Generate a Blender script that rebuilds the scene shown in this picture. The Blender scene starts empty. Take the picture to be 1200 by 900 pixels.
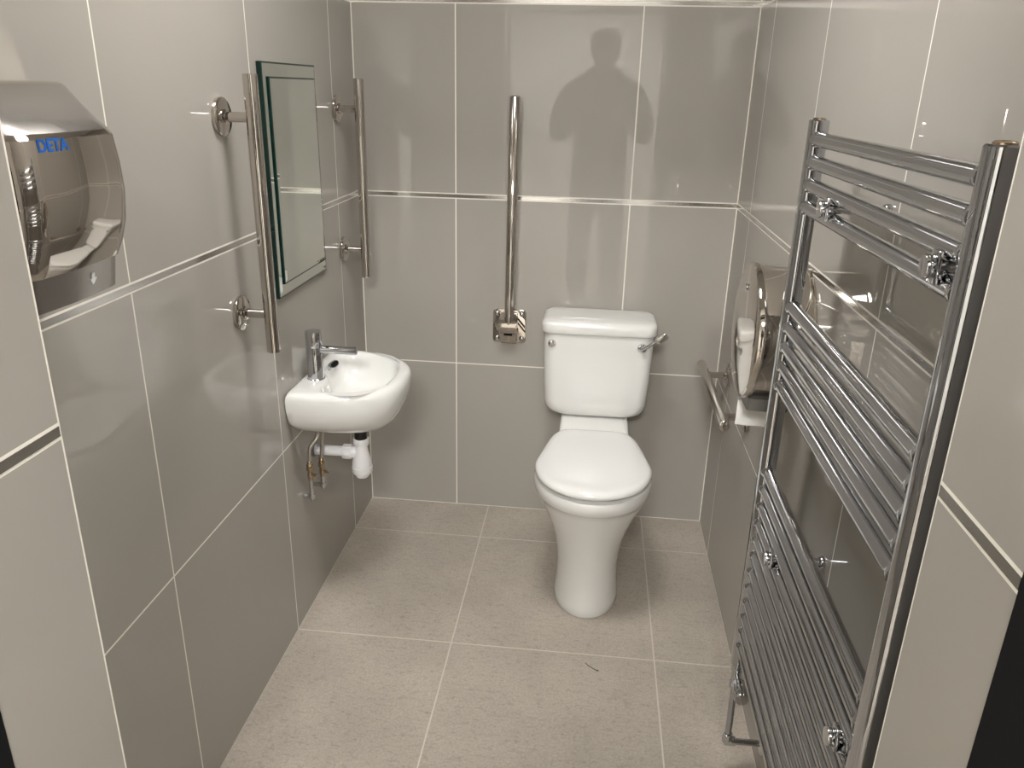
import bpy, bmesh, math, random
from mathutils import Vector, Matrix
random.seed(7)
S = bpy.context.scene
C = S.collection
PI = math.pi

# ------------------------------------------------------------------ constants of the room
W = 1.298            # room width (x); back wall at y = 0, the camera looks towards +y
JS = 0.235           # first tile joint from the back wall
TL = 0.6             # tile size
VX = 0.4715          # first floor joint in x
ZS, ZG, ZT = 1.2033, 0.5932, 1.8151   # metal strip, lower joint, upper strip
XJL, XJR = 0.270, 1.168               # doorway reveals
YJ, YO = -2.030, -2.188               # inner and outer edge of the reveals
HC = 2.42            # ceiling
HL = 1.975           # lintel

# ------------------------------------------------------------------ materials
def new_mat(name):
    m = bpy.data.materials.new(name); m.use_nodes = True
    nt = m.node_tree
    return m, nt, nt.nodes['Principled BSDF']

def simple(name, col, rough=0.5, metal=0.0, ior=1.5, coat=0.0, bump=0.0, bscale=200.0, rvar=0.0):
    m, nt, b = new_mat(name)
    b.inputs['Base Color'].default_value = (*col, 1)
    b.inputs['Roughness'].default_value = rough
    b.inputs['Metallic'].default_value = metal
    b.inputs['IOR'].default_value = ior
    b.inputs['Coat Weight'].default_value = coat
    b.inputs['Coat Roughness'].default_value = 0.03
    if bump or rvar:
        tc = nt.nodes.new('ShaderNodeTexCoord'); nz = nt.nodes.new('ShaderNodeTexNoise')
        nz.inputs['Scale'].default_value = bscale; nz.inputs['Detail'].default_value = 3
        nt.links.new(tc.outputs['Object'], nz.inputs['Vector'])
        if bump:
            bp = nt.nodes.new('ShaderNodeBump'); bp.inputs['Strength'].default_value = bump
            bp.inputs['Distance'].default_value = 0.002
            nt.links.new(nz.outputs['Fac'], bp.inputs['Height']); nt.links.new(bp.outputs['Normal'], b.inputs['Normal'])
        if rvar:
            mr = nt.nodes.new('ShaderNodeMapRange')
            mr.inputs['To Min'].default_value = max(0.01, rough - rvar); mr.inputs['To Max'].default_value = rough + rvar
            nt.links.new(nz.outputs['Fac'], mr.inputs['Value']); nt.links.new(mr.outputs['Result'], b.inputs['Roughness'])
    return m

def math_node(nt, op, a, b=None):
    n = nt.nodes.new('ShaderNodeMath'); n.operation = op
    for i, v in enumerate((a, b)):
        if v is None: continue
        if isinstance(v, (int, float)): n.inputs[i].default_value = v
        else: nt.links.new(v, n.inputs[i])
    return n.outputs[0]

def line_mask(nt, coord, lines=(), period=None, half=0.002):
    """1 on the joints: at explicit positions (pos, half width) and every `period` from an offset"""
    out = None
    for pos, h in lines:
        d = math_node(nt, 'ABSOLUTE', math_node(nt, 'SUBTRACT', coord, pos))
        k = math_node(nt, 'LESS_THAN', d, h)
        out = k if out is None else math_node(nt, 'MAXIMUM', out, k)
    if period:
        off, per = period
        t = math_node(nt, 'SUBTRACT', math_node(nt, 'FRACT', math_node(nt, 'ADD', math_node(nt, 'DIVIDE', math_node(nt, 'SUBTRACT', coord, off), per), 0.5)), 0.5)
        k = math_node(nt, 'LESS_THAN', math_node(nt, 'ABSOLUTE', t), half / per)
        out = k if out is None else math_node(nt, 'MAXIMUM', out, k)
    return out

def tile_mat(name, specs, tile, grout, rough, noise, bumpy=0.0, spec=0.5):
    m, nt, b = new_mat(name)
    L = nt.links
    geo = nt.nodes.new('ShaderNodeNewGeometry'); sx = nt.nodes.new('ShaderNodeSeparateXYZ')
    L.new(geo.outputs['Position'], sx.inputs[0])
    mask = None
    for ax, lines, period, half in specs:
        k = line_mask(nt, sx.outputs['XYZ'.index(ax)], lines, period, half)
        mask = k if mask is None else math_node(nt, 'MAXIMUM', mask, k)
    n1 = nt.nodes.new('ShaderNodeTexNoise'); n1.inputs['Scale'].default_value = 2.6; n1.inputs['Detail'].default_value = 6
    n1.inputs['Roughness'].default_value = 0.62
    L.new(geo.outputs['Position'], n1.inputs['Vector'])
    r1 = nt.nodes.new('ShaderNodeMapRange'); r1.inputs['From Min'].default_value = 0.3; r1.inputs['From Max'].default_value = 0.7
    r1.inputs['To Min'].default_value = 1 - noise; r1.inputs['To Max'].default_value = 1 + noise
    L.new(n1.outputs['Fac'], r1.inputs['Value'])
    val = r1.outputs['Result']
    if bumpy:      # stone look: fine grain and scattered darker flecks
        n2 = nt.nodes.new('ShaderNodeTexNoise'); n2.inputs['Scale'].default_value = 150; n2.inputs['Detail'].default_value = 4
        n2.inputs['Roughness'].default_value = 0.7
        L.new(geo.outputs['Position'], n2.inputs['Vector'])
        r2 = nt.nodes.new('ShaderNodeMapRange'); r2.inputs['From Min'].default_value = 0.32; r2.inputs['From Max'].default_value = 0.62
        r2.inputs['To Min'].default_value = 0.80; r2.inputs['To Max'].default_value = 1.07
        L.new(n2.outputs['Fac'], r2.inputs['Value'])
        mp = nt.nodes.new('ShaderNodeMapping'); mp.inputs['Scale'].default_value = (38, 70, 38)
        L.new(geo.outputs['Position'], mp.inputs['Vector'])
        n3 = nt.nodes.new('ShaderNodeTexNoise'); n3.inputs['Scale'].default_value = 1.0; n3.inputs['Detail'].default_value = 5
        n3.inputs['Roughness'].default_value = 0.75
        L.new(mp.outputs['Vector'], n3.inputs['Vector'])
        r3 = nt.nodes.new('ShaderNodeMapRange'); r3.inputs['From Min'].default_value = 0.30; r3.inputs['From Max'].default_value = 0.48
        r3.inputs['To Min'].default_value = 0.74; r3.inputs['To Max'].default_value = 1.02
        L.new(n3.outputs['Fac'], r3.inputs['Value'])
        val = math_node(nt, 'MULTIPLY', math_node(nt, 'MULTIPLY', val, r2.outputs['Result']), r3.outputs['Result'])
    vm = nt.nodes.new('ShaderNodeVectorMath'); vm.operation = 'SCALE'; vm.inputs[0].default_value = tile
    L.new(val, vm.inputs['Scale'])
    mx = nt.nodes.new('ShaderNodeMix'); mx.data_type = 'RGBA'
    L.new(mask, mx.inputs[0]); L.new(vm.outputs[0], mx.inputs[6]); mx.inputs[7].default_value = (*grout, 1)
    L.new(mx.outputs[2], b.inputs['Base Color'])
    rr = nt.nodes.new('ShaderNodeMapRange'); rr.inputs['To Min'].default_value = rough; rr.inputs['To Max'].default_value = 0.8
    L.new(mask, rr.inputs['Value']); L.new(rr.outputs['Result'], b.inputs['Roughness'])
    b.inputs['Specular IOR Level'].default_value = spec
    bp = nt.nodes.new('ShaderNodeBump'); bp.inputs['Strength'].default_value = 0.5; bp.inputs['Distance'].default_value = 0.0008
    if bumpy:
        h = math_node(nt, 'SUBTRACT', math_node(nt, 'MULTIPLY', n2.outputs['Fac'], bumpy), mask)
        L.new(h, bp.inputs['Height'])
    else:
        L.new(math_node(nt, 'SUBTRACT', 1.0, mask), bp.inputs['Height'])
    L.new(bp.outputs['Normal'], b.inputs['Normal'])
    return m

TILE = (0.340, 0.320, 0.292); GROUT = (0.74, 0.71, 0.65)
zl = [(ZS, 0.0098), (ZT, 0.0098), (ZG, 0.0021), (0.0, 0.002)]
M = {}
M['tile_side'] = tile_mat('polished_wall_tile_side', [('Z', zl, None, 0), ('Y', [(0.0, 0.003)], (-JS, TL), 0.0019)], TILE, GROUT, 0.014, 0.012)
M['tile_back'] = tile_mat('polished_wall_tile_back', [('Z', zl, None, 0), ('X', [(0.0, 0.003), (W, 0.003)], (0.3435, 0.598), 0.0021)], TILE, GROUT, 0.014, 0.012)
M['tile_jamb'] = tile_mat('polished_wall_tile_reveal', [('Z', zl[:2] + zl[3:], None, 0), ('Y', [(YJ, 0.0026)], None, 0)], TILE, GROUT, 0.03, 0.012)
M['floor'] = tile_mat('stone_floor_tile', [('X', [], (VX, TL), 0.0021), ('Y', [(0.0, 0.002)], (-JS, TL), 0.0021)], (0.385, 0.345, 0.295), (0.56, 0.52, 0.46), 0.42, 0.15, 0.35, 0.4)
M['dark_return'] = simple('darkened_return_face', (0.20, 0.182, 0.162), 0.8, bump=0.1)  # unseen inner pier faces, darkened so the near radiator post reflects them dark
M['paint'] = simple('white_wall_paint', (0.78, 0.76, 0.72), 0.6, bump=0.05)
M['ceil'] = simple('ceiling_paint', (0.58, 0.57, 0.55), 0.8, bump=0.05)
M['strip'] = simple('satin_metal_strip', (0.72, 0.71, 0.70), 0.16, 1.0)
M['chrome'] = simple('chrome', (0.60, 0.61, 0.63), 0.04, 1.0)
M['radchrome'] = simple('towel_rail_chrome', (0.50, 0.51, 0.53), 0.04, 1.0)
M['steel'] = simple('polished_stainless_steel', (0.60, 0.565, 0.525), 0.08, 1.0, rvar=0.03, bscale=60)
M['mirrorsteel'] = simple('mirror_polished_steel', (0.62, 0.58, 0.53), 0.045, 1.0)
M['brushed'] = simple('brushed_steel', (0.46, 0.44, 0.42), 0.24, 1.0, bump=0.06, bscale=300)
M['ceramic'] = simple('white_vitreous_china', (0.76, 0.76, 0.745), 0.08, coat=0.4)
M['seat'] = simple('white_toilet_seat_plastic', (0.76, 0.76, 0.75), 0.12, coat=0.2)
M['plastic'] = simple('white_waste_pipe_plastic', (0.82, 0.82, 0.84), 0.3)
M['black'] = simple('black_paint', (0.006, 0.006, 0.007), 0.8, bump=0.05, ior=1.25)
M['blackplastic'] = simple('black_plastic', (0.012, 0.012, 0.012), 0.35)
M['brass'] = simple('brass_fitting', (0.46, 0.36, 0.25), 0.25, 1.0)
M['hose'] = simple('braided_steel_hose', (0.50, 0.47, 0.42), 0.35, 1.0, bump=0.5, bscale=700)
M['mirror'] = simple('mirror_glass', (0.80, 0.84, 0.80), 0.008, 1.0)
M['glassedge'] = simple('green_glass_edge', (0.003, 0.020, 0.016), 0.05)
M['blue'] = simple('blue_print', (0.01, 0.12, 0.50), 0.35)
M['white'] = simple('white_print', (0.85, 0.86, 0.88), 0.4)
M['paper'] = simple('toilet_tissue', (0.82, 0.81, 0.79), 0.9)
M['rubber'] = simple('grey_gasket', (0.11, 0.105, 0.095), 0.45)
M['hair'] = simple('dark_thread', (0.06, 0.055, 0.06), 0.6)
M['skin'] = simple('skin', (0.52, 0.33, 0.25), 0.5)
M['jacket'] = simple('dark_jacket_cloth', (0.022, 0.022, 0.026), 0.8, bump=0.3, bscale=40)
M['trouser'] = simple('dark_trouser_cloth', (0.035, 0.037, 0.045), 0.85, bump=0.3, bscale=80)
M['greyhair'] = simple('grey_hair', (0.40, 0.37, 0.34), 0.6, bump=0.5, bscale=120)
M['eye'] = simple('eye_white', (0.75, 0.73, 0.70), 0.2)
M['lip'] = simple('lip', (0.42, 0.2, 0.17), 0.5)

def emit(name, col, strength):
    m, nt, b = new_mat(name)
    b.inputs['Base Color'].default_value = (0.8, 0.8, 0.8, 1)
    b.inputs['Emission Color'].default_value = (*col, 1)
    b.inputs['Emission Strength'].default_value = strength
    return m
M['lamp'] = emit('lamp_diffuser', (1.0, 0.975, 0.935), 32.0)
M['panel'] = emit('corridor_lamp_diffuser', (1.0, 0.98, 0.945), 84.0)

# ------------------------------------------------------------------ object helpers
def thing(name, label, cat, loc=(0, 0, 0), group=None):
    o = bpy.data.objects.new(name, None); C.objects.link(o)
    o.empty_display_size = 0.05
    o.location = loc; o['label'] = label; o['category'] = cat
    if group: o['group'] = group
    return o

def tag(o, label, cat, group=None):
    o['label'] = label; o['category'] = cat
    if group: o['group'] = group
    return o

def base(o):
    v = Vector(o.location)
    while o.parent: o = o.parent; v += Vector(o.location)
    return v

def obj(name, bm, mat, parent=None, smooth=40, origin=None, label=None):
    """bm holds room coordinates; the object's origin is its thing's base"""
    bmesh.ops.recalc_face_normals(bm, faces=bm.faces)
    if parent: off = base(parent)
    else: off = Vector(origin) if origin else Vector((0, 0, 0))
    bmesh.ops.translate(bm, verts=bm.verts, vec=-off)
    me = bpy.data.meshes.new(name)
    bm.to_mesh(me); bm.free()
    for mm in (mat if isinstance(mat, (list, tuple)) else [mat]): me.materials.append(mm)
    if smooth:
        me.polygons.foreach_set('use_smooth', [True] * len(me.polygons))
        me.set_sharp_from_angle(angle=math.radians(smooth))
    o = bpy.data.objects.new(name, me); C.objects.link(o)
    if parent: o.parent = parent
    elif origin: o.location = origin
    if label: o['label'] = label
    return o

def struct(name, bm, mat, smooth=0):
    o = obj(name, bm, mat, None, smooth); o['kind'] = 'structure'
    return o

def add_box(bm, lo, hi, bev=0.0, seg=2):
    lo, hi = Vector(lo), Vector(hi)
    r = bmesh.ops.create_cube(bm, size=1.0, matrix=Matrix.Translation((lo + hi) / 2) @ Matrix.Diagonal((*(hi - lo), 1)))
    if bev:
        es = list({e for v in r['verts'] for e in v.link_edges})
        bmesh.ops.bevel(bm, geom=es, offset=bev, segments=seg, profile=0.5, affect='EDGES')
    return bm

def box(lo, hi, bev=0.0, seg=2): return add_box(bmesh.new(), lo, hi, bev, seg)

def loft(bm, rings, cap0=True, cap1=True, closed=True):
    vs = [[bm.verts.new(p) for p in r] for r in rings]
    n = len(rings[0])
    for a, b in zip(vs, vs[1:]):
        for i in range(n if closed else n - 1):
            j = (i + 1) % n
            bm.faces.new((a[i], a[j], b[j], b[i]))
    if cap0: bm.faces.new(vs[0][::-1])
    if cap1: bm.faces.new(vs[-1])
    return bm

def frame(d):
    d = Vector(d).normalized()
    a = Vector((0, 0, 1)) if abs(d.z) < 0.9 else Vector((1, 0, 0))
    u = d.cross(a).normalized(); v = d.cross(u).normalized()
    return d, u, v

def add_lathe(bm, o, d, prof, n=32):
    """prof: (radius, distance along d)"""
    o = Vector(o); d, u, v = frame(d)
    rings = []
    for r, h in prof:
        r = max(r, 1e-5)
        rings.append([o + d * h + u * (r * math.cos(2 * PI * i / n)) + v * (r * math.sin(2 * PI * i / n)) for i in range(n)])
    return loft(bm, rings)

def lathe(o, d, prof, n=32): return add_lathe(bmesh.new(), o, d, prof, n)

def rod_prof(r, L, b=0.001): return [(r - b, 0), (r, b), (r, L - b), (r - b, L)]

def add_rod(bm, a, b, r, n=24, bev=0.001):
    a, b = Vector(a), Vector(b)
    return add_lathe(bm, a, b - a, rod_prof(r, (b - a).length, min(bev, r * 0.4)), n)

def rod(a, b, r, n=24, bev=0.001): return add_rod(bmesh.new(), a, b, r, n, bev)

def catmull(pts, k=8, closed=False):
    P = [Vector(p) for p in pts]; out = []
    n = len(P)
    for i in range(n if closed else n - 1):
        if closed: p0, p1, p2, p3 = P[i - 1], P[i], P[(i + 1) % n], P[(i + 2) % n]
        else: p0, p1, p2, p3 = P[max(i - 1, 0)], P[i], P[i + 1], P[min(i + 2, n - 1)]
        for j in range(k):
            t = j / k
            out.append(0.5 * ((2 * p1) + (p2 - p0) * t + (2 * p0 - 5 * p1 + 4 * p2 - p3) * t * t + (3 * p1 - p0 - 3 * p2 + p3) * t ** 3))
    if not closed: out.append(P[-1])
    return out

def add_tube(bm, pts, r, n=16, smooth_k=8):
    P = catmull(pts, smooth_k) if smooth_k > 1 else [Vector(p) for p in pts]
    rr = r if callable(r) else (lambda t: r)
    rings = []; u = None
    for i, p in enumerate(P):
        d = (P[min(i + 1, len(P) - 1)] - P[max(i - 1, 0)]).normalized()
        if u is None: _, u, _ = frame(d)
        u = (u - d * u.dot(d)).normalized(); v = d.cross(u)
        q = rr(i / (len(P) - 1))
        rings.append([p + u * (q * math.cos(2 * PI * k / n)) + v * (q * math.sin(2 * PI * k / n)) for k in range(n)])
    return loft(bm, rings)

def tube(pts, r, n=16, k=8): return add_tube(bmesh.new(), pts, r, n, k)

def rrect(cx, cy, hx, hy, r, n=6):
    """rounded rectangle, 4*(n+1) points, in 2D"""
    out = []
    for sx, sy, a0 in ((1, 1, 0), (-1, 1, 90), (-1, -1, 180), (1, -1, 270)):
        for i in range(n + 1):
            a = math.radians(a0 + 90 * i / n)
            out.append((cx + sx * (hx - r) + r * math.cos(a), cy + sy * (hy - r) + r * math.sin(a)))
    return out

# ------------------------------------------------------------------ the room
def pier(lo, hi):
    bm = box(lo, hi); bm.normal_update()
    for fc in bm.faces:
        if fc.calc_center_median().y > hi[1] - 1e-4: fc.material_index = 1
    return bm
X0, X1, YB = -1.0, 2.5, -4.9          # corridor behind the camera
f = box((X0 - .1, YB - .1, -0.1), (X1 + .1, 0.1, 0.0)); struct('floor', f, M['floor'])
struct('ceiling', box((X0 - .1, YB - .1, HC), (X1 + .1, 0.1, HC + .1)), M['ceil'])
struct('wall_back', box((-0.1, 0, 0), (W + .1, 0.1, HC)), M['tile_back'])
struct('wall_left', box((-0.1, YJ, 0), (0, 0, HC)), M['tile_side'])
struct('wall_right', box((W, YJ, 0), (W + .1, 0, HC)), M['tile_side'])
struct('wall_front_left', pier((X0, YO, 0), (XJL, YJ, HC)), [M['tile_jamb'], M['dark_return']])
struct('wall_front_right', pier((XJR, YO, 0), (X1, YJ, HC)), [M['tile_jamb'], M['dark_return']])
struct('wall_front_top', box((XJL, YO, HL), (XJR, YJ, HC)), M['tile_jamb'])
struct('wall_corridor_left', box((X0 - .1, YB, 0), (X0, YJ, HC)), M['paint'])
struct('wall_corridor_right', box((X1, YB, 0), (X1 + .1, YJ, HC)), M['paint'])
struct('wall_corridor_back', box((X0, YB - .1, 0), (X1, YB, HC)), M['paint'])

# metal strips set into the tile joints
k = 0
for z in (ZS, ZT):
    h = 0.0058; t = 0.0005
    for lo, hi in (((0, -t, z - h), (W, 0.002, z + h)),
                   ((-0.002, YJ, z - h), (t, -t, z + h)),
                   ((W - t, YJ, z - h), (W + .002, -t, z + h)),
                   ((XJL - .002, YO, z - h), (XJL + t, YJ - .0026, z + h)),
                   ((XJR - t, YO, z - h), (XJR + .002, YJ - .0026, z + h))):
        k += 1
        struct('trim_%d' % k, box(lo, hi), M['strip'])

# black door lining around the opening on the corridor side
bm = bmesh.new()
add_box(bm, (XJL - 0.09, YO - 0.14, 0), (XJL + 0.001, YO, HL + .08), .002)
add_box(bm, (XJR - 0.001, YO - 0.14, 0), (XJR + 0.09, YO, HL + .08), .002)
add_box(bm, (XJL + .001, YO - 0.14, HL), (XJR - .001, YO, HL + .08), .002)
struct('door_1', bm, M['black'])

# ------------------------------------------------------------------ lamps (in the ceiling)
def ceiling_lamp(x, y, r, diff, label):
    t = thing('ceiling_light', label, 'ceiling light', (x, y, HC - 0.03))
    o = obj('frame', lathe((x, y, HC), (0, 0, -1), [(r + .018, 0), (r + .018, .024), (r + .012, .03), (r + .001, .03), (r + .001, .012)], 48), M['white'], t)
    obj('diffuser', lathe((x, y, HC - .012), (0, 0, -1), [(r, 0), (r, .012), (r * .9, .014)], 48), diff, t)
ceiling_lamp(0.62, -1.22, 0.21, M['lamp'], 'round white ceiling light above the middle of the tiled washroom')
def panel_lamp(x, y):
    t = thing('ceiling_light', 'square white ceiling light panel in the corridor outside the doorway', 'ceiling light', (x, y, HC - .03))
    bm = bmesh.new()
    for lo, hi in (((-.3, -.3), (.3, -.27)), ((-.3, .27), (.3, .3)), ((-.3, -.27), (-.27, .27)), ((.27, -.27), (.3, .27))):
        add_box(bm, (x + lo[0], y + lo[1], HC - .03), (x + hi[0], y + hi[1], HC), .001)
    obj('frame', bm, M['white'], t)
    obj('diffuser', box((x - .27, y - .27, HC - .02), (x + .27, y + .27, HC - .005)), M['panel'], t, 0)
panel_lamp(0.75, -3.70)

# ------------------------------------------------------------------ toilet
XC = 0.864
t = thing('toilet', 'white close-coupled toilet with closed lid standing against the back wall', 'toilet', (XC, -0.40, 0))
def dsec(z, yf, yb, hw, hwb, ym, nb=5.0, nf=2.0, n=64, xc=XC):
    pts = []
    for i in range(n):
        a = 2 * PI * i / n
        c, s = math.cos(a), math.sin(a)
        if s <= 0:
            x = hw * math.copysign(abs(c) ** (2 / nf), c); y = ym - (ym - yf) * abs(s) ** (2 / nf)
        else:
            q = abs(s) ** (2 / nb); y = ym + (yb - ym) * q
            g = q if nb > 6 else q * q * (3 - 2 * q)
            x = (hw + (hwb - hw) * g) * math.copysign(abs(c) ** (2 / nb), c)
        pts.append((xc + x, y, z))
    return pts
# pan: pedestal, bowl and rear shelf in one glazed body
rings = [dsec(0.000, -.666, -.10, .101, .080, -.52), dsec(0.006, -.670, -.10, .105, .084, -.52), dsec(0.030, -.670, -.10, .104, .083, -.52),
         dsec(0.090, -.667, -.10, .0985, .080, -.52), dsec(0.150, -.669, -.10, .0985, .080, -.52), dsec(0.200, -.677, -.10, .1045, .080, -.52),
         dsec(0.250, -.689, -.09, .115, .082, -.52), dsec(0.300, -.705, -.07, .130, .086, -.53), dsec(0.350, -.724, -.05, .149, .088, -.54),
         dsec(0.385, -.739, -.04, .1635, .088, -.55), dsec(0.408, -.750, -.04, .1735, .088, -.55), dsec(0.4100, -.7525, -.04, .176, .089, -.55), dsec(0.414, -.757, -.04, .1785, .089, -.55),
         dsec(0.430, -.760, -.04, .1805, .090, -.55), dsec(0.447, -.760, -.04, .1805, .090, -.55), dsec(0.453, -.757, -.042, .1775, .088, -.55), dsec(0.455, -.748, -.046, .168, .082, -.55)]
obj('pan', loft(bmesh.new(), rings), M['ceramic'], t, 50)
# raised rear shelf carrying the tank
bm = bmesh.new()
sh = lambda z, g: [(x, y, z) for x, y in rrect(XC, -.168, .118 - g, .152 - g, .022, 8)]
loft(bm, [sh(.43, 0), sh(.466, 0), sh(.474, .003), sh(.477, .009)])
obj('tank_shelf', bm, M['ceramic'], t, 50)
# seat ring and lid (D-shaped)
def seatsec(z, g): return dsec(z, -.760 + g, -.302 - g * .5, .1780 - g, .132 - g, -.555, 7.0, 2.1, 96)
obj('seat_pad', loft(bmesh.new(), [seatsec(.455, .024), seatsec(.457, .019), seatsec(.461, .018), seatsec(.465, .019), seatsec(.4668, .024)]), M['seat'], t, 50)
obj('lid', loft(bmesh.new(), [seatsec(.4670, .007), seatsec(.4682, .0025), seatsec(.471, .0), seatsec(.478, .0005), seatsec(.484, .004), seatsec(.489, .011), seatsec(.4915, .022), seatsec(.4928, .045), seatsec(.4935, .085)]), M['seat'], t, 60)
for s in (-1, 1):
    bm = rod((XC + s * .078 - .018, -.296, .479), (XC + s * .078 + .018, -.296, .479), .007)
    add_rod(bm, (XC + s * .078, -.296, .456), (XC + s * .078, -.296, .478), .006)
    obj('hinge', bm, M['seat'], t)
# tank
def tk(z, hx, yf, r, yb=-.006, xc=XC - .002): return [(x, y, z) for x, y in rrect(xc, (yf + yb) / 2, hx, (yb - yf) / 2, r, 8)]
rings = [tk(.478, .118, -.150, .05), tk(.480, .135, -.163, .055), tk(.486, .152, -.175, .055), tk(.497, .166, -.184, .05), tk(.512, .1735, -.189, .046), tk(.535, .1775, -.192, .042),
         tk(.60, .1805, -.195, .04), tk(.70, .184, -.199, .04), tk(.786, .1855, -.201, .04), tk(.7875, .180, -.196, .036)]
obj('tank', loft(bmesh.new(), rings), M['ceramic'], t, 50)
rings = [tk(.786, .186, -.202, .040, -.004), tk(.788, .192, -.208, .043, -.003), tk(.793, .1945, -.2105, .045, -.002), tk(.815, .1945, -.2105, .045, -.002), tk(.822, .1925, -.2085, .045, -.003),
         tk(.828, .187, -.203, .045, -.006), tk(.8315, .176, -.192, .045, -.012), tk(.834, .12, -.15, .04, -.04)]
obj('tank_lid', loft(bmesh.new(), rings), M['ceramic'], t, 60)
obj('chrome_cap', lathe((.706, -.199, .752), (0, -1, 0), [(.0135, 0), (.0135, .004), (.012, .006), (.004, .007)]), M['chrome'], t, label='round chrome cap on the tank front')
lv = obj('flush_lever', lathe((1.008, -.199, .752), (0, -1, 0), [(.016, 0), (.016, .006), (.0145, .009), (.010, .010), (.010, .016), (.008, .018)]), M['chrome'], t, label='chrome flush lever with flat grey paddle')
bm = bmesh.new()
add_tube(bm, [(1.004, -.213, .750), (1.022, -.219, .762), (1.040, -.222, .776), (1.056, -.223, .786)], lambda q: .0062 - .001 * q, 14)
obj('lever_arm', bm, M['chrome'], lv)
bm = bmesh.new()
d = Vector((.80, 0, .60)).normalized(); nrm = Vector((-d.z, 0, d.x)); c0 = Vector((1.050, -.223, .782))
rings = []
for q, hw, ht in ((0, .006, .006), (.006, .0115, .0066), (.012, .0125, .0068), (.034, .0125, .0062), (.0405, .011, .0058), (.043, .007, .004)):
    rings.append([c0 + d * q + nrm * (x) + Vector((0, y, 0)) for x, y in rrect(0, 0, hw, ht, min(hw, ht) * .6, 4)])
obj('paddle', loft(bm, rings), M['strip'], lv)

# ------------------------------------------------------------------ wash basin
t = thing('wash_basin', 'small white wall-hung wash basin with corner tap under the mirror', 'sink', (0, -.585, .57))
def poly_ring(poly, c, z, n=112):
    out = []
    m = len(poly)
    for i in range(n):
        a = 2 * PI * i / n; dx, dy = math.cos(a), math.sin(a)
        best = 0
        for j in range(m):
            ax, ay = poly[j][0] - c[0], poly[j][1] - c[1]; bx, by = poly[(j + 1) % m][0] - c[0], poly[(j + 1) % m][1] - c[1]
            ex, ey = bx - ax, by - ay
            den = dx * ey - dy * ex
            if abs(den) < 1e-12: continue
            r = (ax * ey - ay * ex) / den; u = (ax * dy - ay * dx) / den
            if r > 0 and -1e-6 <= u <= 1 + 1e-6: best = max(best, r)
        out.append((c[0] + dx * best, c[1] + dy * best, z))
    return out
YC = -.585; BC = (.155, YC)
def dpoly(xb, xf, hw, n=2.35, yc=YC):
    p = []
    for i in range(65):
        a = -PI / 2 + PI * i / 64
        m = n + .55 * max(0.0, -math.sin(a)) ** .5
        p.append((xb + (xf - xb) * abs(math.cos(a)) ** (2 / m), yc + hw * math.copysign(abs(math.sin(a)) ** (2 / (m + .3)), math.sin(a))))
    return p
rings = []
for z, xb, xf, hw in ((.588, .105, .195, .045), (.590, .085, .215, .070), (.597, .060, .230, .100), (.611, .032, .252, .142), (.631, .012, .270, .172), (.654, .001, .282, .199),
                      (.678, .001, .291, .2105), (.702, .001, .2975, .2140), (.722, .001, .300, .2145), (.734, .001, .2995, .2145), (.744, .001, .2965, .212), (.750, .004, .291, .207), (.7535, .010, .282, .199), (.7545, .018, .272, .190)):
    rings.append(poly_ring(dpoly(xb, xf, hw), BC, z))
inner = [(p.x, p.y) for p in catmull([(.046, -.605, 0), (.072, -.640, 0), (.082, -.690, 0), (.086, -.735, 0), (.112, -.772, 0), (.162, -.780, 0), (.212, -.764, 0), (.246, -.712, 0), (.262, -.635, 0),
                 (.262, -.560, 0), (.250, -.494, 0), (.220, -.440, 0), (.170, -.412, 0), (.110, -.408, 0), (.060, -.420, 0), (.038, -.450, 0), (.034, -.530, 0)], 6, True)]
def shrink(poly, c, q): return [(c[0] + (x - c[0]) * q, c[1] + (y - c[1]) * q) for x, y in poly]
for z, q in ((.7535, 1.03), (.7515, 1.0), (.747, .98), (.735, .955), (.71, .92), (.68, .86), (.655, .75), (.640, .58), (.634, .36), (.631, .14)):
    rings.append(poly_ring(shrink(inner, BC, q), BC, z))
obj('bowl', loft(bmesh.new(), rings), M['ceramic'], t, 60)
# overflow opening on the wall side of the bowl
bm = bmesh.new()
ov = Vector((.0500, -.514, .7455)); on = Vector((.80, -.10, .60)).normalized(); ou = Vector((.12, 1, 0)); ou = (ou - on * on.dot(ou)).normalized(); ow = on.cross(ou)
rg = lambda a, b, h: [ov + on * h + ou * (a * math.cos(2 * PI * i / 24)) + ow * (b * math.sin(2 * PI * i / 24)) for i in range(24)]
loft(bm, [rg(.030, .0115, -.012), rg(.030, .0115, .002), rg(.0285, .0105, .0032), rg(.0245, .0078, .0032), rg(.024, .0075, .001)])
oc = obj('overflow_ring', bm, M['chrome'], t)
obj('overflow_hole', loft(bmesh.new(), [rg(.0239, .0075, -.002), rg(.0239, .0075, .0014)]), M['black'], oc)
obj('waste_plug', lathe((.155, YC, .629), (0, 0, 1), [(.030, 0), (.030, .004), (.026, .006), (.024, .005), (.004, .006)]), M['chrome'], t)
# tap: fat upright cylinder with a slim straight spout
tx, ty = .046, -.662
tp = obj('tap', lathe((tx, ty, .751), (0, 0, 1), [(.0255, 0), (.0255, .004), (.0235, .006), (.0235, .098), (.0228, .099), (.0228, .1005), (.0235, .1015), (.0235, .143), (.0225, .146), (.008, .1475)], 40), M['chrome'], t, 40)
obj('spout', rod((tx + .016, ty, .751 + .092), (tx + .124, ty + .002, .751 + .092), .0118, 24, .0015), M['chrome'], tp)

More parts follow.
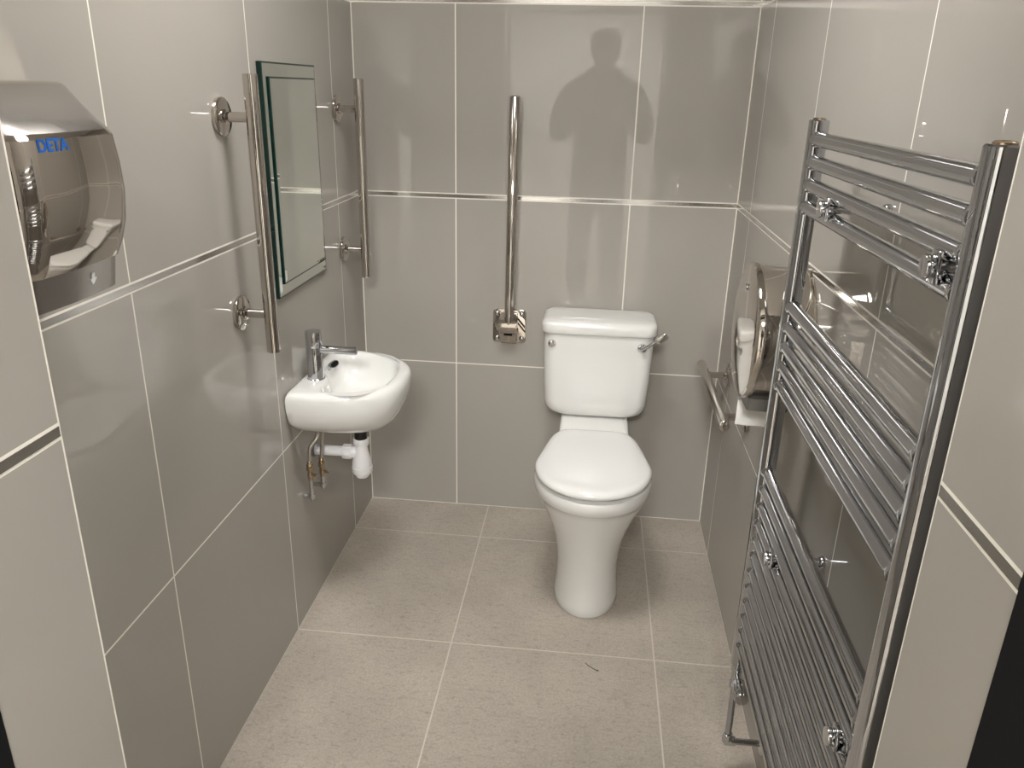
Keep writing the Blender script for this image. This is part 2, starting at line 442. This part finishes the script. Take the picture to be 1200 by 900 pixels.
# bottle trap under the basin
t = thing('bottle_trap', 'white plastic bottle trap with black tail under the wash basin', 'pipe', (.151, -.60, .41))
cx, cy = .151, -.600
obj('tailpiece', rod((cx, cy, .535), (cx, cy, .592), .0195), M['blackplastic'], t, label='black tailpiece')
def nut(bm, o, d, r, L, n=10):
    o = Vector(o); d, u, v = frame(d); m = n * 4
    def ring(rr, h):
        return [o + d * h + (u * math.cos(2 * PI * i / m) + v * math.sin(2 * PI * i / m)) * (rr if i % 4 in (0, 1) else rr * .93) for i in range(m)]
    return loft(bm, [ring(r * .93, 0), ring(r, .002), ring(r, L - .002), ring(r * .92, L)])
obj('collar_nut', nut(bmesh.new(), (cx, cy, .521), (0, 0, 1), .0245, .022), M['plastic'], t)
obj('trap_body', lathe((cx, cy, .5215), (0, 0, -1), [(.0185, 0), (.0185, .008), (.0205, .022), (.0262, .044), (.0298, .064), (.0304, .070), (.030, .0725)]), M['plastic'], t)
obj('trap_cup', lathe((cx, cy, .4495), (0, 0, -1), [(.030, 0), (.0316, .0015), (.0316, .018), (.029, .024), (.022, .028), (.021, .034), (.017, .038), (.004, .039)]), M['plastic'], t)
obj('outlet_pipe', rod((.002, cy, .494), (cx - .02, cy, .494), .016), M['plastic'], t)
obj('outlet_nut', nut(bmesh.new(), (cx - .058, cy, .494), (1, 0, 0), .0235, .028), M['plastic'], t)
obj('outlet_spigot', lathe((cx - .032, cy, .494), (1, 0, 0), [(.0195, 0), (.0195, .010), (.017, .014), (.017, .022)]), M['plastic'], t)
obj('wall_sleeve', lathe((.0, cy, .494), (1, 0, 0), [(.024, 0.0003), (.024, .003), (.017, .005)]), M['rubber'], t)

# flexible tails to the tap with isolating valves
def supply(y, zt, x, top, label, L):
    t = thing('supply_pipe', label, 'pipe', (x, y, zt - .1), 'flexible tap supply pipes')
    obj('hose', tube([top, (top[0] - .002, top[1] + (y - top[1]) * .35, top[2] - .035), (x + .003, y - (y - top[1]) * .08, zt + .05), (x, y, zt)], .0052, 12), M['hose'], t)
    bm = lathe((x, y, zt), (0, 0, -1), [(.006, -.012), (.0075, -.010), (.0075, 0), (.0075, .001)])
    nut(bm, (x, y, zt - .018), (0, 0, 1), .0105, .018, 6)
    obj('nut', bm, M['brass'], t)
    v = obj('isolating_valve', lathe((x, y, zt - .018), (0, 0, -1), [(.007, 0), (.007, .006), (.0085, .009), (.0085, .022), (.007, .025), (.007, .032)]), M['brass'], t)
    obj('screw_stub', rod((x, y - .0, zt - .034), (x + .022, y, zt - .034), .005, 12), M['brass'], v)
    obj('riser', rod((x, y, zt - L), (x, y, zt - .046), .0068), M['chrome'], t)
    e = lathe((x, y, zt - L + .008), (0, 0, -1), [(.007, 0), (.009, .001), (.009, .014), (.005, .020)])
    add_rod(e, (.001, y, zt - L), (x, y, zt - L), .007)
    obj('wall_elbow', e, M['chrome'], t)
supply(-.712, .497, .026, (.046, -.668, .612), 'braided tap supply pipe with brass nut, the lower hanging of two beneath the basin', .105)
supply(-.650, .480, .040, (.052, -.655, .612), 'braided tap supply pipe with brass valve, the one nearer the white bottle trap', .080)

# ------------------------------------------------------------------ mirror
t = thing('mirror', 'frameless rectangular mirror with a smaller glass pane on its face, between two vertical rails', 'mirror', (0, -.61, 1.022))
def pane(x0, x1, y0, y1, z0, z1, bev, dx):
    bm = bmesh.new()
    r = lambda x, g: [(x, y0 + g, z0 + g), (x, y1 - g, z0 + g), (x, y1 - g, z1 - g), (x, y0 + g, z1 - g)]
    loft(bm, [r(x0, 0), r(x1 - dx, 0), r(x1 - dx * .72, .0042), r(x1, bev)])
    bm.normal_update()
    for fc in bm.faces:
        c = fc.calc_center_median()
        fc.material_index = 1 if x0 + 1e-5 < c.x < x1 - dx * .75 else 0
    return bm
obj('back_pane', pane(.001, .0160, -.797, -.420, 1.022, 1.604, .016, .0035), [M['mirror'], M['glassedge']], t, 0)
obj('front_pane', pane(.0162, .0235, -.774, -.448, 1.057, 1.570, .012, .0030), [M['mirror'], M['glassedge']], t, 0)

# ------------------------------------------------------------------ grab rails
def grab_rail(a, b, wall_n, br, label, wall_x):
    a, b, n = Vector(a), Vector(b), Vector(wall_n)
    t = thing('grab_rail', label, 'grab rail', tuple((a + b) / 2 - n * .076), 'straight stainless steel grab rails')
    d = (b - a).normalized()
    obj('bar', lathe(a, b - a, [(.0135, 0), (.0160, .0015), (.0160, (b - a).length - .0015), (.0135, (b - a).length)], 32), M['steel'], t)
    for q in br:
        p = a + (b - a) * q
        w = p - n * .0758
        st = obj('bracket', rod(w + n * .004, w + n * .066, .0108), M['steel'], t)
        obj('flange', lathe(w, n, [(.0405, .0002), (.0412, .002), (.0412, .008), (.038, .0105), (.016, .0108), (.0155, .017), (.014, .018)], 40), M['steel'], st)
grab_rail((.076, -1.012, .950), (.076, -1.012, 1.573), (1, 0, 0), (.150, .857), 'vertical stainless grab rail on the left wall between hand dryer and mirror', 0)
grab_rail((.077, -.210, .953), (.077, -.210, 1.574), (1, 0, 0), (.148, .857), 'vertical stainless grab rail at the corner beyond the mirror', 0)
grab_rail((W - .076, -.655, .678), (W - .076, -.105, .676), (-1, 0, 0), (.13, .80), 'horizontal stainless grab rail on the right wall beside the toilet', W)

# hinged support arm folded up on the back wall
t = thing('hinged_support_arm', 'stainless hinged support arm folded upright on the back wall left of the toilet', 'grab rail', (.540, 0, .685))
ax = .540
bm = bmesh.new()
pl = lambda y, g: [(x, y, z) for x, z in rrect(ax, .748, .060 - g, .0625 - g, .014, 6)]
loft(bm, [pl(-.0002, 0), pl(-.004, 0), pl(-.0055, .0015)])
obj('wall_plate', bm, M['mirrorsteel'], t)
for sx in (-1, 1):
    for sz in (-1, 1):
        obj('screw', lathe((ax + sx * .045, -.005, .748 + sz * .046), (0, -1, 0), [(.0095, 0), (.0088, .003), (.006, .0055), (.001, .0065)], 20), M['chrome'], t)
bm = bmesh.new()
prof = [(-.005, .688), (-.030, .690), (-.052, .715), (-.066, .742), (-.080, .752), (-.088, .766), (-.087, .780), (-.078, .790), (-.062, .792), (-.050, .797), (-.005, .800)]
loft(bm, [[(ax - .030, y, z) for y, z in prof], [(ax + .030, y, z) for y, z in prof]])
es = [e for e in bm.edges if abs((e.verts[0].co - e.verts[1].co).x) < 1e-6]
bmesh.ops.bevel(bm, geom=es, offset=.002, segments=2, affect='EDGES')
hs = obj('hinge_housing', bm, M['mirrorsteel'], t, 30)
obj('slot', box((ax - .014, -.0625, .728), (ax + .016, -.050, .732), .0005), M['black'], hs)
obj('pivot_pin', rod((ax - .033, -.072, .772), (ax + .033, -.072, .772), .008), M['chrome'], hs)
tb = obj('arm_tube', lathe((ax + .005, -.070, .775), (.004, 0, .757), [(.0175, 0), (.0175, .7545), (.0155, .757)], 36), M['steel'], t)
obj('end_cap', lathe((ax + .009, -.070, 1.5315), (0, 0, 1), [(.0152, 0), (.0152, .001), (.013, .003), (.004, .004)]), M['steel'], tb)

# ------------------------------------------------------------------ hand dryer
t = thing('hand_dryer', 'mirror-polished steel hand dryer on the left wall beside the doorway', 'hand dryer', (0, -1.775, 1.27))
def hd(z, D, y0, y1, r, n=10):
    r = min(r, D * .98)
    pts = [(0.0015, y1, z)]
    for i in range(n + 1):
        a = PI / 2 - PI / 2 * i / n
        pts.append((D - r + r * math.cos(a), y1 - r + r * math.sin(a), z))
    for q in range(1, 8):                       # slightly crowned front
        u = q / 8
        pts.append((D + .004 * math.sin(PI * u), (y1 - r) + (y0 + r - (y1 - r)) * u, z))
    for i in range(n + 1):
        a = -PI / 2 * i / n
        pts.append((D - r + r * math.cos(a), y0 + r + r * math.sin(a), z))
    pts.append((0.0015, y0, z))
    return pts
def hs_(z, D, e, r): return hd(z, D, -1.775 - e, -1.775 + e, r)
rings = [hs_(1.318, .140, .124, .055), hs_(1.321, .150, .127, .058), hs_(1.340, .158, .131, .06), hs_(1.370, .166, .134, .06), hs_(1.410, .170, .135, .06), hs_(1.450, .169, .134, .06),
         hs_(1.486, .166, .1335, .064), hs_(1.4925, .162, .1335, .068), hs_(1.507, .142, .139, .070), hs_(1.522, .120, .146, .065), hs_(1.5465, .080, .163, .05), hs_(1.5500, .072, .164, .048), hs_(1.551, .06, .15, .04)]
bm = loft(bmesh.new(), rings)
for fc in bm.faces:                                   # brushed sloping top facet
    if 1.4925 < fc.calc_center_median().z < 1.5468: fc.material_index = 1
cs = obj('casing', bm, [M['mirrorsteel'], M['brushed']], t, 22)
rings = [hs_(1.272, .130, .122, .05), hs_(1.275, .1365, .124, .052), hs_(1.319, .143, .1235, .05)]
obj('air_outlet', loft(bmesh.new(), rings), M['brushed'], t, 30)
obj('wall_plate', box((.0002, -1.92, 1.27), (.003, -1.62, 1.551), .001), M['brushed'], t)
obj('sensor_slot', box((.06, -1.80, 1.2745), (.10, -1.76, 1.2762), .0003), M['black'], t)
# lettering
def text_mesh(s, size, ext, offset=0.0):
    cu = bpy.data.curves.new('lettering', 'FONT'); cu.body = s; cu.size = size; cu.extrude = ext; cu.offset = offset
    cu.align_x = 'CENTER'; cu.align_y = 'CENTER'
    o = bpy.data.objects.new('lettering', cu); C.objects.link(o)
    dg = bpy.context.evaluated_depsgraph_get()
    me = bpy.data.meshes.new_from_object(o.evaluated_get(dg))
    bm = bmesh.new(); bm.from_mesh(me)
    bpy.data.objects.remove(o); bpy.data.curves.remove(cu); bpy.data.meshes.remove(me)
    return bm
bm = text_mesh('DETA', .0205, .0002, .0006)
# local x -> +y, local y -> +z, local z -> +x
R = Matrix(((0, 0, 1, 0), (1, 0, 0, 0), (0, 1, 0, 0), (0, 0, 0, 1)))
for v in bm.verts:                                    # lay the letters on the curved front
    y, z, h = -1.819 + v.co.x, 1.4785 + v.co.y, v.co.z
    D = .170 + (z - 1.41) * (.169 - .170) / .04 if z < 1.45 else .169 + (z - 1.45) * (.166 - .169) / .036
    yn, yf = -1.775 - .1337 + .0635, -1.775 + .1337 - .0635
    u = min(1, max(0, (yf - y) / (yf - yn)))
    v.co = (D + .004 * math.sin(PI * u) + .0004 + h, y, z)
obj('lettering', bm, M['blue'], cs, 0, label='blue raised lettering')
bm = bmesh.new()
o3 = [(-.0035, .008), (.0035, .008), (.0035, 0), (.008, 0), (0, -.009), (-.008, 0), (-.0035, 0)]
sl = (.143 - .1365) / .044
def ar(h): return [(.1365 + (1.299 + v - 1.275) * sl + .0040 + h, -1.748 + u, 1.299 + v) for u, v in o3]
loft(bm, [ar(0.0), ar(.0006)])
obj('arrow_sticker', bm, M['white'], t, 0, label='white downward arrow sticker')

# ------------------------------------------------------------------ toilet roll dispenser
t = thing('toilet_roll_dispenser', 'round polished steel toilet roll dispenser on the right wall', 'dispenser', (W, -.985, .915))
dy, dz, dr = -.968, 1.050, .149
obj('drum', lathe((W - .0005, dy, dz), (-1, 0, 0), [(dr + .004, 0), (dr + .004, .004), (dr, .006), (dr, .104)], 72), M['mirrorsteel'], t, 30)
cv = obj('cover', lathe((W - .102, dy, dz), (-1, 0, 0), [(dr + .001, 0), (dr + .005, .002), (dr + .005, .012), (dr + .002, .017), (dr - .006, .0195), (dr * .6, .0225), (dr * .3, .0235), (.002, .024)], 72), M['mirrorsteel'], t, 35)
lk = obj('lock', lathe((W - .125, dy, dz + .10), (-1, 0, 0), [(.008, 0), (.008, .003), (.006, .004)], 20), M['chrome'], cv)
bm = bmesh.new()
def mo(z, g): return [(x, y, z) for x, y in rrect(W - .062, dy - .022, .046 - g, .046 - g, .012, 5)]
dy = -.985
loft(bm, [mo(.915, 0), mo(.886, 0), mo(.885, .003), mo(.889, .004)])
obj('paper_mouth', bm, M['rubber'], t, 30)
# strip of tissue hanging out of the mouth
bm = bmesh.new()
rows = []
for i in range(9):
    q = i / 8; z = .912 - .102 * q; y = dy + .036 - .006 * math.sin(q * 2.4)
    rows.append([(W - .110, y, z + .004 * math.sin(q * 3)), (W - .080, y - .003 * q, z), (W - .05, y + .002 * q, z - .002 * q), (W - .022, y, z - .006 * q)])
fr = [[(x, y + .0009, z) for x, y, z in r[::-1]] for r in rows]
loft(bm, [a + b for a, b in zip(rows, fr)])
o = obj('toilet_paper', bm, M['paper'], None, 40, (W - .06, dy + .036, .810))
tag(o, 'end of white toilet tissue hanging out below the round dispenser', 'toilet paper')

# ------------------------------------------------------------------ towel radiator
YA, YN = -1.210, -1.905
XP = W - .084
t = thing('towel_radiator', 'tall chrome ladder towel radiator on the right wall by the doorway', 'radiator', (XP, (YA + YN) / 2, .318))
def dpost(y, z, g=0.0):
    p = []
    for i in range(40):                                   # rounded oval tube, fuller on the wall side
        a = 2 * PI * i / 40
        c, q = math.cos(a), math.sin(a)
        p.append((XP + (.0165 - g) * math.copysign(abs(c) ** (.72 if c < 0 else .55), c), y + (.0205 - g) * math.copysign(abs(q) ** .72, q), z))
    return p
for y in (YA, YN):
    bm = loft(bmesh.new(), [dpost(y, .318, .002), dpost(y, .320), dpost(y, 1.513), dpost(y, 1.515, .002)])
    po = obj('post', bm, M['radchrome'], t, 30)
    pg = lathe((XP, y, 1.514), (0, 0, 1), [(.0115, 0), (.0115, .003), (.009, .0045), (.005, .0045), (.005, .002)], 20)
    obj('bleed_plug', pg, M['brass'], po)
zs = [1.482 - .04 * i for i in range(4)] + [1.172 - .04 * i for i in range(5)] + [.819 - .04 * i for i in range(12)]
for z in zs:
    a, b = Vector((XP - .001, YA - .015, z)), Vector((XP - .001, YN + .015, z))
    L = (b - a).length
    pr = [(.0148, 0), (.0148, .006), (.0133, .010), (.0128, .015), (.0128, L - .015), (.0133, L - .010), (.0148, L - .006), (.0148, L)]
    obj('bar', lathe(a, b - a, pr, 20), M['radchrome'], t)
for y in (-1.395, -1.845):
    for z in (1.382, .719):
        br = obj('bracket', lathe((XP - .018, y, z), (-1, 0, 0), [(.0085, -.01), (.0085, 0), (.0130, .001), (.0135, .002), (.0135, .009), (.0125, .0105), (.007, .011)], 24), M['chrome'], t)
        b2 = box((XP - .0185, y - .010, z - .019), (XP - .0125, y + .010, z + .019), .002)
        add_rod(b2, (XP - .015, y, z), (W - .001, y, z), .0072)
        add_lathe(b2, (W, y, z), (-1, 0, 0), [(.012, .0002), (.012, .006), (.010, .010), (.008, .011)], 24)
        obj('stem', b2, M['chrome'], br)
# valve, feed pipe and wall rosette at the foot of the far post
v = obj('valve', lathe((XP, YA, .3185), (0, 0, -1), [(.0125, -.002), (.0125, .006), (.0145, .008), (.0145, .018), (.0115, .020), (.0115, .050), (.0135, .052), (.0135, .066), (.010, .069)], 24), M['chrome'], t)
hb = lathe((XP, YA - .008, .283), (0, -1, 0), [(.0105, 0), (.0105, .012), (.0125, .013), (.0125, .020), (.0165, .022)], 24)
m = 40
def knurl(h, r): return [Vector((XP + (r + (.0009 if i % 2 else 0)) * math.cos(2 * PI * i / m), YA - .008 - h, .283 + (r + (.0009 if i % 2 else 0)) * math.sin(2 * PI * i / m))) for i in range(m)]
loft(hb, [knurl(.021, .0150), knurl(.023, .0158), knurl(.070, .0158), knurl(.073, .0140)])
obj('valve_head', hb, M['chrome'], v, 30)
obj('feed_pipe', tube([(XP, YA, .255), (XP, YA, .20), (XP + .001, YA, .15), (XP + .001, YA, .105)], .0080, 16), M['radchrome'], v)
el = lathe((XP + .001, YA, .112), (0, 0, -1), [(.0085, 0), (.0115, .001), (.0115, .013), (.0125, .018), (.0115, .026), (.006, .031)], 20)
add_lathe(el, (XP - .006, YA, .088), (1, 0, 0), [(.010, 0), (.0118, .003), (.0118, .026), (.0085, .027)], 20)
obj('pipe_elbow', el, M['chrome'], v)
tl = rod((XP + .008, YA, .088), (W - .001, YA, .088), .008)
obj('wall_tail', tl, M['radchrome'], v)
obj('wall_rosette', lathe((W, YA, .088), (-1, 0, 0), [(.028, .0002), (.028, .0025), (.022, .006), (.0085, .008)], 28), M['chrome'], v)

# ------------------------------------------------------------------ stray thread on the floor
bm = tube([(.872, -.874, .0016), (.880, -.884, .0018), (.892, -.893, .0015), (.903, -.901, .002), (.909, -.900, .002), (.905, -.905, .0022)], .0010, 8)
tag(obj('loose_thread', bm, M['hair'], None, 40, (.89, -.89, 0)), 'short dark loose thread on the floor tile in front of the toilet', 'thread')

# ------------------------------------------------------------------ the photographer, seen mirrored in the glossy tiles
PX, PY = .835, -3.03
def skin_mesh(name, verts, edges, radii, root, mat, parent, sub=2):
    me = bpy.data.meshes.new(name)
    off = base(parent)
    me.from_pydata([Vector(v) - off for v in verts], edges, [])
    o = bpy.data.objects.new(name, me); C.objects.link(o)
    sk = o.modifiers.new('skin', 'SKIN'); sk.use_smooth_shade = True
    sl = me.skin_vertices[0].data
    for i, r in enumerate(radii):
        sl[i].radius = r if isinstance(r, tuple) else (r, r)
        sl[i].use_root = (i == root)
    ss = o.modifiers.new('sub', 'SUBSURF'); ss.levels = sub; ss.render_levels = sub
    dg = bpy.context.evaluated_depsgraph_get()
    m2 = bpy.data.meshes.new_from_object(o.evaluated_get(dg))
    bpy.data.objects.remove(o); bpy.data.meshes.remove(me)
    m2.name = name; m2.materials.clear(); m2.materials.append(mat)
    m2.polygons.foreach_set('use_smooth', [True] * len(m2.polygons))
    o = bpy.data.objects.new(name, m2); C.objects.link(o); o.parent = parent
    return o
class Skel:
    def __init__(s): s.v, s.e, s.r = [], [], []
    def add(s, p, r, frm=None):
        s.v.append(p); s.r.append(r)
        if frm is not None: s.e.append((frm, len(s.v) - 1))
        return len(s.v) - 1
    def chain(s, frm, items):
        for p, r in items: frm = s.add(p, r, frm)
        return frm
t = thing('person', 'person in a dark jacket holding up a phone, mirrored in the glossy back wall tiles', 'person', (PX, PY, 0))
b = Skel()
pel = b.add((PX, PY, 1.00), (.155, .105))
sp = b.chain(pel, [((PX, PY + .005, 1.16), (.140, .10)), ((PX, PY, 1.34), (.155, .11)), ((PX, PY - .005, 1.50), (.12, .09))])
hd_ = b.chain(sp, [((PX, PY + .005, 1.62), .058), ((PX, PY + .02, 1.70), .062), ((PX, PY + .025, 1.765), (.084, .098)), ((PX, PY + .015, 1.84), (.092, .108)), ((PX, PY + .005, 1.90), (.074, .088))])
b.chain(hd_ - 2, [((PX, PY + .112, 1.785), .017), ((PX, PY + .146, 1.772), .013)])     # nose
for s in (-1, 1):
    b.chain(hd_ - 2, [((PX + s * .088, PY + .005, 1.785), .012), ((PX + s * .098, PY - .008, 1.80), .010)])   # ears
hands = {}
for s in (-1, 1):
    sh_ = b.chain(sp, [((PX + s * .19, PY - .005, 1.505), .066), ((PX + s * .285, PY + .01, 1.33), .052), ((PX + s * .305, PY + .05, 1.235), .046),
                       ((PX + s * .20, PY + .13, 1.36), .040), ((PX + s * .118, PY + .195, 1.465), .028)])
    palm = b.chain(sh_, [((PX + s * .100, PY + .218, 1.500), (.022, .030)), ((PX + s * .090, PY + .232, 1.540), (.018, .034))])
    hands[s] = palm
    for i, (dz_, ln) in enumerate(((.026, .075), (.010, .085), (-.006, .078), (-.022, .062))):
        k0 = Vector((PX + s * .086, PY + .238, 1.540 + dz_))
        b.chain(palm, [(tuple(k0), .0095), (tuple(k0 + Vector((-s * ln * .05, ln * .30, .004))), .0088), (tuple(k0 + Vector((-s * ln * .22, ln * .44, .006))), .008), (tuple(k0 + Vector((-s * ln * .52, ln * .42, .004))), .007)])
    b.chain(palm - 1, [((PX + s * .085, PY + .200, 1.512), .0115), ((PX + s * .062, PY + .212, 1.530), .0105), ((PX + s * .042, PY + .228, 1.545), .009)])   # thumb
    b.chain(pel, [((PX + s * .095, PY, .90), (.092, .095)), ((PX + s * .115, PY + .01, .52), (.062, .066)), ((PX + s * .12, PY - .02, .36), (.058, .062)), ((PX + s * .125, PY - .035, .10), .040), ((PX + s * .128, PY + .03, .045), (.042, .038)), ((PX + s * .14, PY + .14, .030), (.042, .025))])
body = skin_mesh('body', b.v, b.e, b.r, pel, M['skin'], t)
j = Skel()
jp = j.add((PX, PY, .80), (.212, .160))
js = j.chain(jp, [((PX, PY, .93), (.210, .155)), ((PX, PY + .005, 1.12), (.205, .150)), ((PX, PY, 1.32), (.205, .150)), ((PX, PY - .005, 1.49), (.180, .130)), ((PX, PY + .005, 1.60), (.118, .112)), ((PX, PY + .005, 1.675), (.120, .114)), ((PX, PY - .005, 1.72), (.112, .104))])
for s in (-1, 1):
    j.chain(js - 2, [((PX + s * .215, PY - .005, 1.535), .098), ((PX + s * .290, PY + .01, 1.34), .085), ((PX + s * .298, PY + .05, 1.245), .072), ((PX + s * .20, PY + .13, 1.36), .060), ((PX + s * .128, PY + .187, 1.452), .046)])
skin_mesh('jacket', j.v, j.e, j.r, jp, M['jacket'], t)
g = Skel()
gp = g.add((PX, PY, 1.02), (.180, .130))
gp = g.chain(gp, [((PX, PY, .93), (.185, .135))])
for s in (-1, 1):
    g.chain(gp, [((PX + s * .100, PY, .82), (.110, .112)), ((PX + s * .115, PY + .01, .52), (.082, .085)), ((PX + s * .12, PY - .018, .34), (.076, .080)), ((PX + s * .125, PY - .030, .09), (.068, .076))])
skin_mesh('trousers', g.v, g.e, g.r, gp, M['trouser'], t)
for s in (-1, 1):
    q = Skel(); q0 = q.add((PX + s * .126, PY - .07, .055), (.046, .05))
    q.chain(q0, [((PX + s * .128, PY + .03, .052), (.050, .048)), ((PX + s * .140, PY + .16, .040), (.050, .036))])
    skin_mesh('shoe', q.v, q.e, q.r, q0, M['black'], t)
# hair cap, eyes, mouth
bm = bmesh.new()
bmesh.ops.create_uvsphere(bm, u_segments=32, v_segments=20, radius=1.0, matrix=Matrix.Translation((PX, PY + .000, 1.855)) @ Matrix.Diagonal((.105, .125, .108, 1)))
bmesh.ops.bisect_plane(bm, geom=bm.verts[:] + bm.edges[:] + bm.faces[:], plane_co=(PX, PY - .03, 1.79), plane_no=(0, -.75, 1), clear_inner=True)
bmesh.ops.solidify(bm, geom=bm.faces[:], thickness=.008)
obj('hair', bm, M['greyhair'], t)
for s in (-1, 1):
    bm = bmesh.new(); bmesh.ops.create_uvsphere(bm, u_segments=16, v_segments=12, radius=.011, matrix=Matrix.Translation((PX + s * .034, PY + .108, 1.812)))
    e = obj('eye', bm, M['eye'], t)
    bm = bmesh.new(); bmesh.ops.create_uvsphere(bm, u_segments=12, v_segments=8, radius=.0055, matrix=Matrix.Translation((PX + s * .034, PY + .1142, 1.812)))
    obj('iris', bm, M['black'], e)
obj('mouth', tube([(PX - .026, PY + .104, 1.730), (PX - .010, PY + .113, 1.732), (PX + .010, PY + .113, 1.732), (PX + .026, PY + .104, 1.730)], .0055, 10), M['lip'], t)
# the phone in the hands
t = thing('phone', 'dark phone held upright in both hands of the person mirrored in the tiles', 'phone', (PX, PY + .2535, 1.51))
obj('casing', box((PX - .066, PY + .249, 1.515), (PX + .066, PY + .257, 1.592), .0035, 3), M['blackplastic'], t)
obj('screen', box((PX - .061, PY + .2482, 1.519), (PX + .061, PY + .2492, 1.588), .0003), M['glassedge'], t)
obj('camera_lens', lathe((PX - .012, PY + .257, 1.555), (0, 1, 0), [(.012, 0), (.012, .0015), (.008, .002)], 20), M['black'], t)

# ------------------------------------------------------------------ camera
cam = bpy.data.cameras.new('camera'); co = bpy.data.objects.new('camera', cam); C.objects.link(co)
F = Vector((-0.0912793, 0.93207964, -0.35056474)); Rr = Vector((0.99417131, 0.10557579, 0.02184414)); U = Vector((-0.05737162, 0.34652749, 0.93628371))
m4 = Matrix.Identity(4)
for i in range(3): m4[i][0], m4[i][1], m4[i][2] = Rr[i], U[i], -F[i]
m4.translation = (0.8227, -2.7467, 1.5549)
co.matrix_world = m4
cam.sensor_fit = 'HORIZONTAL'; cam.sensor_width = 36.0; cam.lens = 924.18 / 1200 * 36.0
cam.clip_start = 0.01
S.camera = co

# ------------------------------------------------------------------ world and view
w = bpy.data.worlds.new('world'); S.world = w; w.use_nodes = True
w.node_tree.nodes['Background'].inputs['Color'].default_value = (0.02, 0.02, 0.02, 1)
S.cycles.use_denoising = True
S.cycles.max_bounces = 12; S.cycles.diffuse_bounces = 6; S.cycles.glossy_bounces = 8
S.cycles.caustics_reflective = True; S.cycles.blur_glossy = 0.0; S.cycles.sample_clamp_indirect = 6.0
vs = S.view_settings
vs.view_transform = 'Standard'; vs.look = 'None'; vs.gamma = 1.0; vs.use_curve_mapping = False
vs.exposure = 0.78
